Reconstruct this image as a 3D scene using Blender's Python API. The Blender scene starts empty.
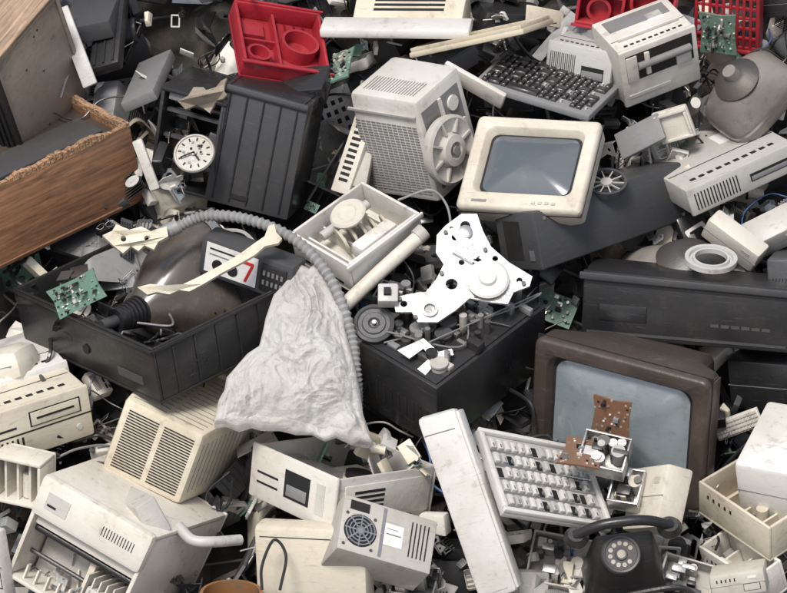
import bpy, bmesh, math, random
import numpy as np
from mathutils import Vector, Matrix, noise, Quaternion
from mathutils.geometry import tessellate_polygon
random.seed(7); RNG=np.random.default_rng(11)
S=0.3; DC=40.0; P=math.radians(30); SL=0.45
B=Matrix(((1,0,0),(0,math.sin(P),math.cos(P)),(0,-math.cos(P),math.sin(P)))).transposed()
scene=bpy.context.scene
# ---------------------------------------------------------------- materials
MATS={}
def lin(c): return (c[0],c[1],c[2],1)
def material(key,col,rough=.5,metal=0,dirt=.35,dirtcol=(.13,.10,.07),dust=.15,dustcol=(.36,.34,.31),scale=1.1,spec=.45,bump=.12,kind=None,var=.22,yellow=0,coat=0):
    m=bpy.data.materials.new(key); m.use_nodes=True; nt=m.node_tree; N=nt.nodes; L=nt.links
    bs=N['Principled BSDF']; bs.inputs['Metallic'].default_value=metal
    bs.inputs['Specular IOR Level'].default_value=spec
    if coat: bs.inputs['Coat Weight'].default_value=coat; bs.inputs['Coat Roughness'].default_value=.05
    tc=N.new('ShaderNodeTexCoord'); oi=N.new('ShaderNodeObjectInfo'); ge=N.new('ShaderNodeNewGeometry')
    mul=N.new('ShaderNodeMath'); mul.operation='MULTIPLY'; mul.inputs[1].default_value=37
    L.new(oi.outputs['Random'],mul.inputs[0])
    add=N.new('ShaderNodeVectorMath'); add.operation='ADD'
    L.new(tc.outputs['Object'],add.inputs[0]); L.new(mul.outputs[0],add.inputs[1]); vec=add.outputs[0]
    def nz(sc,det,ro=.6,v=None,dist=0):
        n=N.new('ShaderNodeTexNoise'); n.inputs['Scale'].default_value=sc; n.inputs['Detail'].default_value=det
        n.inputs['Roughness'].default_value=ro; n.inputs['Distortion'].default_value=dist
        L.new(v or vec,n.inputs['Vector']); return n.outputs['Fac']
    def mr(x,a,b,c,d):
        n=N.new('ShaderNodeMapRange'); n.inputs[1].default_value=a; n.inputs[2].default_value=b
        n.inputs[3].default_value=c; n.inputs[4].default_value=d; L.new(x,n.inputs[0]); return n.outputs[0]
    def mix(f,a,b,bt='MIX'):
        n=N.new('ShaderNodeMix'); n.data_type='RGBA'; n.blend_type=bt
        if isinstance(f,float): n.inputs[0].default_value=f
        else: L.new(f,n.inputs[0])
        for s,i in ((a,6),(b,7)):
            if isinstance(s,tuple): n.inputs[i].default_value=lin(s)
            else: L.new(s,n.inputs[i])
        return n.outputs[2]
    def mth(op,a,b):
        n=N.new('ShaderNodeMath'); n.operation=op
        for s,i in ((a,0),(b,1)):
            if isinstance(s,(int,float)): n.inputs[i].default_value=s
            else: L.new(s,n.inputs[i])
        return n.outputs[0]
    base=tuple(col)
    if kind=='wood':
        mp=N.new('ShaderNodeMapping'); mp.inputs['Scale'].default_value=(1.2,14,14); L.new(vec,mp.inputs[0])
        g=nz(1.6,5,.65,mp.outputs[0],.6); base=mix(mr(g,.35,.68,0,1),tuple(c*.5 for c in col),tuple(min(1,c*1.4) for c in col))
    if kind=='chip':
        vo=N.new('ShaderNodeTexVoronoi'); vo.inputs['Scale'].default_value=28; L.new(vec,vo.inputs['Vector'])
        base=mix(mr(vo.outputs['Distance'],.1,.6,0,1),tuple(c*.55 for c in col),tuple(min(1,c*1.3) for c in col))
    if kind=='pcb':
        vo=N.new('ShaderNodeTexVoronoi'); vo.inputs['Scale'].default_value=16; vo.distance='CHEBYCHEV'; L.new(vec,vo.inputs['Vector'])
        base=mix(mr(vo.outputs['Distance'],.12,.2,1,0),base,(.42,.42,.36))
    low=nz(scale,6,.62,None,.25)
    if yellow:
        r2=mth('FRACT',mth('MULTIPLY',oi.outputs['Random'],7.31),0)
        base=mix(mth('MULTIPLY',mth('POWER',r2,1.4),mth('MULTIPLY',mr(low,.3,.6,.7,1.0),yellow)),base,(.60,.51,.36))
    tint=mr(oi.outputs['Random'],0,1,1-var*.6,1+var*.2); isl=mr(ge.outputs['Random Per Island'],0,1,1-var*.5,1+var*.15)
    tv=mth('MULTIPLY',tint,isl); cc=N.new('ShaderNodeCombineColor')
    for i in range(3): L.new(tv,cc.inputs[i])
    c=mix(1.0,base,cc.outputs[0],'MULTIPLY')
    f1=mr(low,.47,.74,0,dirt*1.25); c=mix(f1,c,dirtcol)
    hi=nz(scale*9,3,.6)
    f2=mth('MULTIPLY',mr(hi,.57,.70,0,dirt*1.2),mr(low,.42,.6,.2,1)); c=mix(f2,c,dirtcol)
    mp2=N.new('ShaderNodeMapping'); mp2.inputs['Scale'].default_value=(2,3,34); mp2.inputs['Rotation'].default_value=(.5,.7,.4); L.new(vec,mp2.inputs[0])
    f3=mr(nz(scale*1.6,3,.7,mp2.outputs[0]),.61,.67,0,dirt*.85)
    c=mix(f3,c,tuple(min(1,x*.7+.03) for x in dirtcol) if sum(col)>.5 else (.12,.115,.11))
    sx=N.new('ShaderNodeSeparateXYZ'); L.new(ge.outputs['Normal'],sx.inputs[0])
    up=mr(sx.outputs[2],.1,.9,0.15,1); dn=mr(low,.3,.6,1,.1)
    c=mix(mth('MULTIPLY',mth('MULTIPLY',up,dn),dust),c,dustcol)
    L.new(c,bs.inputs['Base Color'])
    L.new(mr(low,.3,.7,max(.05,rough-.12),min(1,rough+.18)),bs.inputs['Roughness'])
    if bump>.05:
        bp=N.new('ShaderNodeBump'); bp.inputs['Strength'].default_value=bump; bp.inputs['Distance'].default_value=.012
        L.new(nz(scale*11,3,.7),bp.inputs['Height']); L.new(bp.outputs[0],bs.inputs['Normal'])
    MATS[key]=m; return m
material('white',(.78,.765,.73),.42,dirt=.36,dirtcol=(.31,.25,.18),dust=.08,yellow=.65)
material('cream',(.74,.68,.55),.45,dirt=.38,dirtcol=(.26,.20,.13),dust=.08,yellow=.35)
material('beige',(.62,.55,.42),.5,dirt=.42,dirtcol=(.2,.155,.10))
material('lgray',(.54,.535,.52),.44,dirt=.38,dirtcol=(.21,.17,.13),dust=.1,yellow=.4)
material('hosegray',(.30,.30,.30),.5,dirt=.35,dust=.15)
material('gray',(.23,.23,.235),.45,dirt=.35)
material('dgray',(.058,.060,.066),.36,dirt=.3,dirtcol=(.11,.095,.08),dust=.11,bump=.08)
material('black',(.017,.017,.019),.30,dirt=.3,dirtcol=(.05,.043,.036),dust=.06,bump=.08,spec=.55)
material('slot',(.010,.010,.011),.7,dirt=.1,dust=.02,bump=0)
material('brownblack',(.045,.034,.029),.32,dirt=.5,dirtcol=(.11,.08,.06),dust=.16,bump=.1)
material('wood',(.31,.155,.082),.4,kind='wood',dirt=.35,dust=.08)
material('woodtan',(.46,.32,.21),.5,kind='wood',dirt=.3)
material('greybrown',(.40,.335,.265),.36,dirt=.4,dust=.12)
material('chip',(.42,.25,.14),.85,kind='chip',dirt=.4,bump=1)
material('red',(.42,.022,.037),.34,dirt=.35,dirtcol=(.10,.015,.015),dust=.10)
material('pcb',(.14,.28,.21),.5,kind='pcb',dirt=.4)
material('pcbbrown',(.20,.10,.055),.5,kind='pcb',dirt=.4)
material('metal',(.66,.66,.65),.34,metal=.85,dirt=.4)
material('zinc',(.66,.665,.66),.36,metal=.75,dirt=.42,dirtcol=(.2,.18,.15),dust=.05)
material('darkmetal',(.12,.12,.12),.4,metal=.6,dirt=.4)
material('blue',(.03,.10,.28),.45,dirt=.4)
material('orange',(.30,.13,.04),.6,dirt=.7)
material('label',(.80,.79,.76),.4,dirt=.25,dust=.03,var=.05,bump=0)
material('labelred',(.55,.03,.03),.4,dirt=.1,dust=.0,var=.05,bump=0)
material('screen',(.080,.102,.122),.14,dirt=.18,dirtcol=(.18,.185,.18),dust=.10,spec=.7,bump=0,coat=1)
material('tvscreen',(.26,.31,.335),.14,dirt=.5,dirtcol=(.15,.165,.17),dust=.3,spec=.8,bump=0,coat=1)
material('tubeglass',(.062,.052,.045),.24,dirt=.6,dirtcol=(.15,.12,.09),dust=.25,spec=.7,bump=0)
material('dustglass',(.28,.255,.225),.32,dirt=.5,dirtcol=(.12,.11,.10),dust=.35)
material('earth',(.045,.042,.038),.9,dirt=.5,dust=.1,bump=1)
material('ground',(.16,.135,.11),.95,dirt=.5,dust=.1,bump=1,scale=.4)
def bagmat():
    m=material('bag',(.80,.79,.77),.55,dirt=.40,dirtcol=(.46,.39,.31),dust=.0,bump=.6,scale=1.4,var=.03,spec=.3)
    nt=m.node_tree; out=nt.nodes['Material Output']; bs=nt.nodes['Principled BSDF']
    t=nt.nodes.new('ShaderNodeBsdfTranslucent'); t.inputs[0].default_value=(.90,.89,.86,1)
    tr=nt.nodes.new('ShaderNodeBsdfTransparent')
    a=nt.nodes.new('ShaderNodeMixShader'); a.inputs[0].default_value=.35
    nt.links.new(bs.outputs[0],a.inputs[1]); nt.links.new(t.outputs[0],a.inputs[2])
    b=nt.nodes.new('ShaderNodeMixShader'); b.inputs[0].default_value=.16
    nt.links.new(a.outputs[0],b.inputs[1]); nt.links.new(tr.outputs[0],b.inputs[2]); nt.links.new(b.outputs[0],out.inputs[0])
bagmat()
# ---------------------------------------------------------------- mesh builder
BOXF=[(0,3,2,1),(4,5,6,7),(0,1,5,4),(1,2,6,5),(2,3,7,6),(3,0,4,7)]
def rrect(x0,x1,z0,z1,r,n=4):
    pts=[]
    for cx,cz,a0 in ((x1-r,z1-r,0),(x0+r,z1-r,90),(x0+r,z0+r,180),(x1-r,z0+r,270)):
        for i in range(n+1):
            a=math.radians(a0+90*i/n); pts.append((cx+r*math.cos(a),cz+r*math.sin(a)))
    return pts
def smooth_path(pts,k=8):
    out=[]; p=[Vector(q) for q in pts]; p=[p[0]*2-p[1]]+p+[p[-1]*2-p[-2]]
    for i in range(1,len(p)-2):
        for j in range(k):
            t=j/k; a,b,c,d=p[i-1],p[i],p[i+1],p[i+2]
            out.append(.5*((2*b)+(c-a)*t+(2*a-5*b+4*c-d)*t*t+(3*b-a-3*c+d)*t**3))
    out.append(p[-2]); return out
def axisM(o,d,up=(0,0,1)):
    return Matrix.Translation(Vector(o))@Vector(d).to_track_quat('Z','Y').to_matrix().to_4x4()
class MB:
    def __init__(s): s.V=[]; s.F=[]; s.FM=[]; s.mats=[]; s.M=None
    def mi(s,m):
        if m not in s.mats: s.mats.append(m)
        return s.mats.index(m)
    def raw(s,V,F,mat,M=None):
        k=len(s.V)
        for v in V:
            v=Vector(v)
            if M is not None: v=M@v
            if s.M is not None: v=s.M@v
            s.V.append(v)
        i=s.mi(mat)
        for f in F: s.F.append(tuple(k+a for a in f)); s.FM.append(i)
    def hexa(s,pts,mat,bev=0,M=None,seg=2):
        if bev<=0: s.raw(pts,BOXF,mat,M); return
        bm=bmesh.new(); vs=[bm.verts.new(p) for p in pts]
        for f in BOXF: bm.faces.new([vs[a] for a in f])
        bmesh.ops.bevel(bm,geom=bm.edges[:],offset=bev,segments=seg,profile=.5,affect='EDGES',clamp_overlap=True)
        bm.verts.index_update()
        s.raw([v.co.copy() for v in bm.verts],[[v.index for v in f.verts] for f in bm.faces],mat,M); bm.free()
    def box(s,x0,y0,z0,x1,y1,z1,mat,bev=0,M=None):
        s.hexa([(x0,y0,z0),(x1,y0,z0),(x1,y1,z0),(x0,y1,z0),(x0,y0,z1),(x1,y0,z1),(x1,y1,z1),(x0,y1,z1)],mat,bev,M)
    def loft(s,rings,mat,cap0=False,cap1=False,M=None):
        n=len(rings[0]); V=[p for r in rings for p in r]; F=[]
        for i in range(len(rings)-1):
            for j in range(n): F.append((i*n+j,i*n+(j+1)%n,(i+1)*n+(j+1)%n,(i+1)*n+j))
        if cap0: F.append(tuple(range(n)))
        if cap1: F.append(tuple((len(rings)-1)*n+j for j in range(n-1,-1,-1)))
        s.raw(V,F,mat,M)
    def cyl(s,c,d,r,h,mat,r2=None,seg=20,M=None,caps=True):
        A=axisM(c,d); r2=r if r2 is None else r2
        rings=[[A@Vector((rr*math.cos(2*math.pi*j/seg),rr*math.sin(2*math.pi*j/seg),z)) for j in range(seg)] for rr,z in ((r,0),(r2,h))]
        s.loft(rings,mat,caps,caps,M)
    def lathe(s,c,d,prof,mat,seg=28,M=None,cap0=True,cap1=True):
        A=axisM(c,d)
        s.loft([[A@Vector((r*math.cos(2*math.pi*j/seg),r*math.sin(2*math.pi*j/seg),z)) for j in range(seg)] for r,z in prof],mat,cap0,cap1,M)
    def tube(s,pts,r,mat,seg=8,corr=0,k=8,M=None,sm=True,flat=1):
        p=smooth_path(pts,k) if sm else [Vector(q) for q in pts]
        rings=[]; t=(p[1]-p[0]).normalized(); a=t.orthogonal().normalized()
        for i,q in enumerate(p):
            t2=(p[min(i+1,len(p)-1)]-p[max(i-1,0)])
            if t2.length<1e-6: t2=t
            t2.normalize(); a=(a-t2*a.dot(t2)).normalized(); b=t2.cross(a)
            rr=r*(1+corr*(1 if i%2 else -1))
            rings.append([q+a*rr*math.cos(2*math.pi*j/seg)+b*rr*flat*math.sin(2*math.pi*j/seg) for j in range(seg)])
        s.loft(rings,mat,True,True,M)
    def tray(s,x0,y0,z0,x1,y1,z1,t,mat,open='z',bev=.012,M=None):
        def bx(a,b):
            if open=='z': s.box(a[0],a[1],a[2],b[0],b[1],b[2],mat,bev,M)
            else: s.box(a[0],Y(b[2]),a[1],b[0],Y(a[2]),b[1],mat,bev,M)
        Y=lambda w:y1-w
        if open=='z': X0,X1,A0,A1,W0,W1=x0,x1,y0,y1,z0,z1
        else: X0,X1,A0,A1,W0,W1=x0,x1,z0,z1,0,y1-y0
        bx((X0,A0,W0),(X1,A1,W0+t)); e=.001
        bx((X0,A0,W0+t),(X1,A0+t,W1)); bx((X0,A1-t,W0+t),(X1,A1,W1))
        bx((X0,A0+t+e,W0+t),(X0+t,A1-t-e,W1-e)); bx((X1-t,A0+t+e,W0+t),(X1,A1-t-e,W1-e))
    def slots(s,x0,x1,z0,z1,nx,nz,fx=.8,fz=.5,y=0,mat='slot',M=None,face='y',pr=.004):
        for i in range(nx):
            for j in range(nz):
                w=(x1-x0)/nx; h=(z1-z0)/nz; cx=x0+w*(i+.5); cz=z0+h*(j+.5); a=w*fx/2; b=h*fz/2
                if face=='y': s.box(cx-a,y-pr,cz-b,cx+a,y+.01,cz+b,mat,0,M)
                elif face=='z': s.box(cx-a,cz-b,y-.01,cx+a,cz+b,y+pr,mat,0,M)
                else: s.box(y-.01,cx-a,cz-b,y+pr,cx+a,cz+b,mat,0,M)
    def plate(s,outline,holes,th,mat,M=None,y=0):
        loops=[list(outline)]+[list(h) for h in holes]; allp=[p for l in loops for p in l]; n=len(allp)
        tris=tessellate_polygon([[Vector((p[0],p[1],0)) for p in l] for l in loops])
        V=[(p[0],y,p[1]) for p in allp]+[(p[0],y+th,p[1]) for p in allp]
        F=[tuple(t) for t in tris]+[tuple(n+a for a in reversed(t)) for t in tris]
        k=0
        for l in loops:
            m=len(l)
            for j in range(m): F.append((k+j,k+(j+1)%m,n+k+(j+1)%m,n+k+j))
            k+=m
        s.raw(V,F,mat,M)
    def mesh(s,name,wob=0,shift=None):
        me=bpy.data.meshes.new(name); V=s.V
        if wob>=.045: V=[v+noise.noise_vector(v*1.3+Vector((len(V)*.37,0,0)))*wob for v in V]
        elif wob>0:   # slightly racked / tapered body: keeps flat faces flat, so fittings stay seated
            r=random.Random(len(V)*7+len(name)); c=sum(V,Vector())/len(V); w=wob*1.6
            k=Vector([r.uniform(-w,w) for _ in range(3)]); A=Matrix.Identity(3)
            for i in range(3):
                for j in range(3):
                    if i!=j: A[i][j]=r.uniform(-w,w)*.7
            V=[c+(A@(v-c))/(1+k.dot(v-c)) for v in V]
        if shift is not None: V=[v-shift for v in V]
        me.from_pydata([tuple(v) for v in V],[],s.F)
        for m in s.mats: me.materials.append(MATS[m])
        me.polygons.foreach_set('material_index',s.FM); me.polygons.foreach_set('use_smooth',[True]*len(s.F))
        bm=bmesh.new(); bm.from_mesh(me); bmesh.ops.recalc_face_normals(bm,faces=bm.faces); bm.to_mesh(me); bm.free()
        me.set_sharp_from_angle(angle=math.radians(38)); return me
def circ(cx,cz,r,n=14,sq=1): return [(cx+r*math.cos(2*math.pi*i/n),cz+r*sq*math.sin(2*math.pi*i/n)) for i in range(n)]
# ---------------------------------------------------------------- heap frame: u right, v up the face of the heap, n out of it
def chart(px,py,off=0,n=None):
    u=(px-393.5)/100; v=(296.5-py)/100
    if n is None: n=-SL*v+off
    k=(DC-n)/DC; return Vector((u*k,v*k,n))
def place(name,me,M4):
    o=bpy.data.objects.new(name,me); scene.collection.objects.link(o); o.matrix_world=M4; return o
def randrot(n):
    q=RNG.normal(size=(n,4)); q/=np.linalg.norm(q,axis=1)[:,None]; w,x,y,z=q.T
    return np.stack([np.stack([1-2*(y*y+z*z),2*(x*y-z*w),2*(x*z+y*w)],-1),np.stack([2*(x*y+z*w),1-2*(x*x+z*z),2*(y*z-x*w)],-1),np.stack([2*(x*z-y*w),2*(y*z+x*w),1-2*(x*x+y*y)],-1)],1)
BASE=randrot(9000)
def small(n,a):
    r=RNG.normal(size=(n,3))*a; out=[]
    for v in r:
        t=np.linalg.norm(v)+1e-9; k=v/t; K=np.array([[0,-k[2],k[1]],[k[2],0,-k[0]],[-k[1],k[0],0]])
        out.append(np.eye(3)+math.sin(t)*K+(1-math.cos(t))*K@K)
    return np.array(out)
def solve(X,Y,Z):
    p=np.array([X,Y,Z],float); d=p/np.linalg.norm(p,axis=1)[:,None]
    def cost(R):
        r=R[:,:2,:]; l=np.linalg.norm(r,axis=1)+1e-6
        c=1-np.einsum('nki,ik->ni',r,d)/l
        L=np.linalg.norm(p,axis=1)[None]/l
        return c@np.array([1,.6,1.])+.003*np.sum(np.maximum(0,L-2.2)**2,axis=1)+.002*np.sum(1/l,axis=1)+10*(R[:,2,1]>-.02)
    best=BASE[np.argmin(cost(BASE))]
    for a in (.2,.1,.05,.025,.012):
        C=np.concatenate([best[None],small(160,a)@best]); best=C[np.argmin(cost(C))]
    return best
class Item(MB):
    def __init__(s,name,O,X,Z,Y=None,xn=None,zn=None,D=None,off=0):
        super().__init__(); s.name=name
        X=np.array([X[0],-X[1]],float)/100; Z=np.array([Z[0],-Z[1]],float)/100
        if Y is not None:
            Yv=np.array([Y[0],-Y[1]],float)/100; R=solve(X,Yv,Z)
            L=[np.linalg.norm(q)/max(np.linalg.norm(R[:2,i]),.22) for i,q in enumerate((X,Yv,Z))]
            if D: L[1]=D
        else:
            xn=(xn or 0)/100
            if zn is None: zn=-(X@Z)/xn if abs(xn)>1e-4 else 0
            else: zn=zn/100
            a=np.array([*X,xn]); c=np.array([*Z,zn]); L=[np.linalg.norm(a),D or .1,np.linalg.norm(c)]
            a/=L[0]; c-=a*(a@c); c/=np.linalg.norm(c); b=np.cross(c,a); R=np.stack([a,b,c],1)
        u=(O[0]-393.5)/100; v=(296.5-O[1])/100
        vc=v+(X[1]+Z[1])/2; nc=-SL*vc+off; nO=nc-(R[2,0]*L[0]+R[2,2]*L[2])/2; k=(DC-nO)/DC
        s.L=(L[0]*k,L[1]*k,L[2]*k); s.k=k; s.O2=np.array([u,v]); s.R=R
        s.Mx=Matrix.Translation((B@Vector((u*k,v*k,nO)))*S)@(B@Matrix(R.tolist())).to_4x4()@Matrix.Scale(S,4)
        s.A=np.linalg.inv(R[:2,[0,2]])*k
    def loc(s,px,py):
        q=np.array([(px-393.5)/100,(296.5-py)/100])-s.O2; r=s.A@q; return float(r[0]),float(r[1])
    def done(s,wob=.012):
        me=s.mesh(s.name,wob); return place(s.name,me,s.Mx)
class Free(MB):
    def __init__(s,name): super().__init__(); s.name=name
    def done(s,wob=0):
        c=sum(s.V,Vector())/len(s.V); me=s.mesh(s.name,wob,c)
        return place(s.name,me,Matrix.Translation((B@c)*S)@B.to_4x4()@Matrix.Scale(S,4))
# ================================================================ SETTING
def mound():
    nx,ny=150,130; V=[];F=[]
    for j in range(ny):
        for i in range(nx):
            x=-16+32*i/(nx-1); y=-9+30*j/(ny-1)
            h=min(.72*y-1.55,4.8-.7*(y-9)); h-=max(0,abs(x)-6.5)*.6
            h+=.35*noise.fractal(Vector((x,y,0))*.9,1,2,4)
            V.append((x*S,y*S,max(h,-5.35)*S))
    for j in range(ny-1):
        for i in range(nx-1): a=j*nx+i; F.append((a,a+1,a+nx+1,a+nx))
    me=bpy.data.meshes.new('scrap_heap_core'); me.from_pydata(V,[],F); me.materials.append(MATS['earth']); place('scrap_heap_core',me,Matrix())
mound()
me=bpy.data.meshes.new('ground'); g=600; me.from_pydata([(-g,-g,-5*S),(g,-g,-5*S),(g,g,-5*S),(-g,g,-5*S)],[],[(0,1,2,3)]); me.materials.append(MATS['ground']); place('ground',me,Matrix())
# ================================================================ small scrap templates
def T():
    out=[]
    def new(): m=MB(); out.append(m); return m
    m=new(); m.box(-.5,-.03,-.3,.5,.03,.3,'BODY',.015)
    for i in range(6): m.box(-.44+i*.15,-.06,-.27,-.41+i*.15,-.03,.27,'BODY')
    m=new(); m.tray(-.5,-.15,-.35,.5,.15,.35,.03,'BODY','y',.008); m.box(-.2,.0,-.3,-.17,.12,.3,'BODY'); m.cyl((.2,.11,0),(0,-1,0),.12,.12,'BODY')
    m=new(); m.box(-.5,-.012,-.35,.5,.012,.35,'pcb')
    for i in range(16):
        x,z=random.uniform(-.42,.35),random.uniform(-.3,.25); m.box(x,-.06-random.random()*.06,z,x+random.uniform(.04,.16),-.012,z+random.uniform(.03,.1),random.choice(['slot','slot','metal','gray','white','black']))
    for i in range(5): m.cyl((random.uniform(-.4,.4),-.012,random.uniform(-.3,.3)),(0,-1,0),.035,.13,random.choice(['blue','black','metal','black']),seg=10)
    m=new(); m.lathe((0,0,0),(0,-1,0),[(.45,0),(.47,.04),(.45,.08),(.3,.08),(.28,.04),(.12,.04),(.11,.12),(.03,.12)],'BODY')
    m=new(); m.box(-.6,-.08,-.1,.6,-.06,.1,'BODY'); m.box(-.6,-.06,-.1,.6,.1,-.08,'BODY'); m.box(-.6,-.06,.08,.6,.1,.1,'BODY')
    m=new(); m.box(-.4,-.2,-.28,.4,.2,.28,'BODY',.04); m.slots(-.32,.32,.02,.22,1,5,y=-.2); m.slots(-.3,.3,-.2,-.08,3,1,y=-.2); m.box(-.3,-.22,-.24,-.2,-.2,-.2,'slot')
    m=new()
    for i in range(11): m.box(-.5+i*.1,-.02,-.3,-.46+i*.1,.02,.3,'BODY')
    for z in (-.32,0,.3): m.box(-.52,-.024,z,.56,.024,z+.03,'BODY')
    m=new(); m.tube([(-.6,0,-.2),(-.2,.1,.1),(.2,-.1,.1),(.6,0,-.1)],.035,'black',corr=.12,k=12)
    m=new(); m.plate(rrect(-.5,.5,-.35,.35,.06),[rrect(-.38,.38,-.24,.24,.05)],.05,'BODY')
    m=new()
    for i in range(3):
        a=random.uniform(-.5,.5); m.cyl((-.6,a*.5,a),(1,random.uniform(-.3,.3),random.uniform(-.3,.3)),.018,1.2,'darkmetal',seg=8)
    m=new(); m.plate([(-.5,-.2),(.3,-.25),(.5,0),(.35,.25),(-.1,.12),(-.4,.3)],[circ(-.25,0,.07),circ(.25,0,.11),circ(.05,-.08,.04)],.025,'zinc'); m.box(-.5,.025,-.2,.3,.2,-.18,'zinc')
    m=new(); m.box(-.3,-.02,-.3,.3,.02,.3,'darkmetal')
    for i in range(9): m.box(-.29+i*.07,-.25,-.3,-.27+i*.07,-.02,.3,'darkmetal')
    m=new(); m.box(-.6,-.02,-.22,.6,.05,.22,'BODY',.01)
    for i in range(13):
        for j in range(4): m.hexa([(-.56+i*.087,-.02,-.18+j*.095),(-.49+i*.087,-.02,-.18+j*.095),(-.49+i*.087,-.02,-.1+j*.095),(-.56+i*.087,-.02,-.1+j*.095),(-.55+i*.087,-.07,-.165+j*.095),(-.50+i*.087,-.07,-.165+j*.095),(-.50+i*.087,-.07,-.115+j*.095),(-.55+i*.087,-.07,-.115+j*.095)],'BODY')
    for q in range(7):
        m=new(); k=11; pts=[]
        for i in range(k):
            a=2*math.pi*i/k; r=random.uniform(.2,.6); pts.append((r*math.cos(a),r*.75*math.sin(a)))
        m.plate(pts,[circ(0,0,.05)] if q%2 else [],.025,'BODY')
        m.box(-.1,-.1,-.02,.1,.0,.0,'BODY')
        for v in m.V: v.y+=.5*v.x*v.x-.3*v.z*v.x
    for q in range(2):
        m=new(); m.loft([[Vector((a*s_,y,b*s_)) for a,b in rrect(-.5,.5,-.35,.35,.08,3)] for s_,y in ((1,-.15),(.97,.0),(.85,.15),(.8,.16))],'BODY',False,True)
        m.loft([[Vector((a*s_,y,b*s_)) for a,b in rrect(-.5,.5,-.35,.35,.08,3)] for s_,y in ((.95,-.15),(.92,.0),(.8,.12))],'BODY',False,True)
        m.loft([[Vector((a*s_,-.15,b*s_)) for a,b in rrect(-.5,.5,-.35,.35,.08,3)] for s_ in (1,.95)],'BODY')
        for i in range(3): m.box(-.3+.25*i,-.1,-.3,-.28+.25*i,.11,.3,'BODY')
    m=new(); m.tray(-.3,-.08,-.3,.3,.08,.3,.03,'BODY','y',.01); m.cyl((0,.04,0),(0,-1,0),.08,.08,'BODY')
    for i in range(7):
        a=i*.9; m.raw([(.06*math.cos(a),-.03,.06*math.sin(a)),(.25*math.cos(a-.2),-.03,.25*math.sin(a-.2)),(.25*math.cos(a+.35),.04,.25*math.sin(a+.35)),(.07*math.cos(a+.6),.04,.07*math.sin(a+.6))],[(0,1,2,3)],'BODY')
    m=new(); m.cyl((0,0,-.3),(0,0,1),.2,.6,'BODY'); m.cyl((0,0,.3),(0,0,1),.08,.1,'metal'); m.cyl((0,0,-.34),(0,0,1),.22,.06,'BODY')
    m=new(); m.hexa([(-.5,-.2,-.3),(.5,-.2,-.3),(.5,.25,-.3),(-.5,.25,-.3),(-.35,-.1,.2),(.4,-.15,.3),(.4,.2,.3),(-.3,.15,.2)],'BODY',.05); m.slots(-.25,.25,-.2,.1,6,1,fx=.4,y=-.17)
    m=new(); m.box(-.4,-.01,-.3,.4,.01,.3,'metal'); m.box(-.4,.01,-.3,-.38,.35,.3,'metal'); m.box(.38,.01,-.3,.4,.3,.3,'metal'); m.slots(-.3,.3,-.2,.2,5,4,fx=.5,fz=.5,y=-.01)
    m=new()
    for i in range(5): m.tube([(-.4,.02*i,.03*i),(-.1,.15*random.random(),.12*i-.2),(.2,.1*random.random(),.2-.1*i),(.45,-.05,random.uniform(-.2,.2))],.012,['black','gray','black','lgray','black'][i],seg=6,k=5)
    return [dict(V=np.array([tuple(v) for v in m.V]),F=m.F,FM=m.FM,mats=m.mats) for m in out]
TT=T()
class Scrap:
    def __init__(s,name): s.name=name; s.V=[];s.F=[];s.FM=[];s.mats=[];s.n=0
    def add(s,t,px,py,off,size,col,R=None):
        R=R if R is not None else BASE[RNG.integers(len(BASE))]
        c=chart(px,py,off); V=(t['V']*size)@R.T+np.array([c.x,c.y,c.z]); s.V.append(V)
        mp=[]
        for m in t['mats']:
            m=col if m=='BODY' else m
            if m not in s.mats: s.mats.append(m)
            mp.append(s.mats.index(m))
        k=s.n
        s.F+= [tuple(k+a for a in f) for f in t['F']]; s.FM+=[mp[i] for i in t['FM']]; s.n+=len(V)
    def done(s):
        me=bpy.data.meshes.new(s.name); me.from_pydata(np.concatenate(s.V).tolist(),[],s.F)
        for m in s.mats: me.materials.append(MATS[m])
        me.polygons.foreach_set('material_index',s.FM); me.polygons.foreach_set('use_smooth',[True]*len(s.F)); me.set_sharp_from_angle(angle=math.radians(38))
        place(s.name,me,B.to_4x4()@Matrix.Scale(S,4))
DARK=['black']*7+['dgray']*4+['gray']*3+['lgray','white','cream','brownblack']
MIX=['black']*6+['dgray']*3+['gray']*2+['lgray']*3+['white']*4+['cream']*2+['beige','zinc','brownblack']
LIGHT=['white']*6+['cream']*3+['lgray']*3+['zinc']*2+['gray','black','black']
sc=Scrap('electronic_scrap_debris')
def scatter(n,x0,x1,y0,y1,o0,o1,s0,s1,cols):
    for i in range(n): sc.add(random.choice(TT),random.uniform(x0,x1),random.uniform(y0,y1),random.uniform(o0,o1),random.uniform(s0,s1),random.choice(cols))
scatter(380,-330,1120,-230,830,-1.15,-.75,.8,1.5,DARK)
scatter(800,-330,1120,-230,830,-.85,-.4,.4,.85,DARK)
scatter(850,-250,1040,-150,750,-.6,-.12,.18,.45,MIX)
scatter(650,-60,850,-40,640,-.5,-.02,.08,.2,MIX)
scatter(110,490,720,470,600,-.1,.18,.12,.36,LIGHT)
scatter(45,560,720,20,190,-.3,.0,.2,.45,LIGHT)
scatter(45,370,440,520,600,-.2,.1,.15,.4,LIGHT)
scatter(40,130,240,60,190,-.2,.12,.15,.4,DARK+['gray'])
scatter(35,690,800,210,300,-.2,.1,.15,.4,MIX)
scatter(30,0,120,380,600,-.2,.0,.15,.4,MIX)
scatter(16,355,428,442,470,.35,.55,.12,.28,['cream','beige','lgray','white'])
scatter(14,60,240,270,340,.1,.35,.15,.35,DARK)
sc.done()
cb=Free('tangled_cables')
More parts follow.
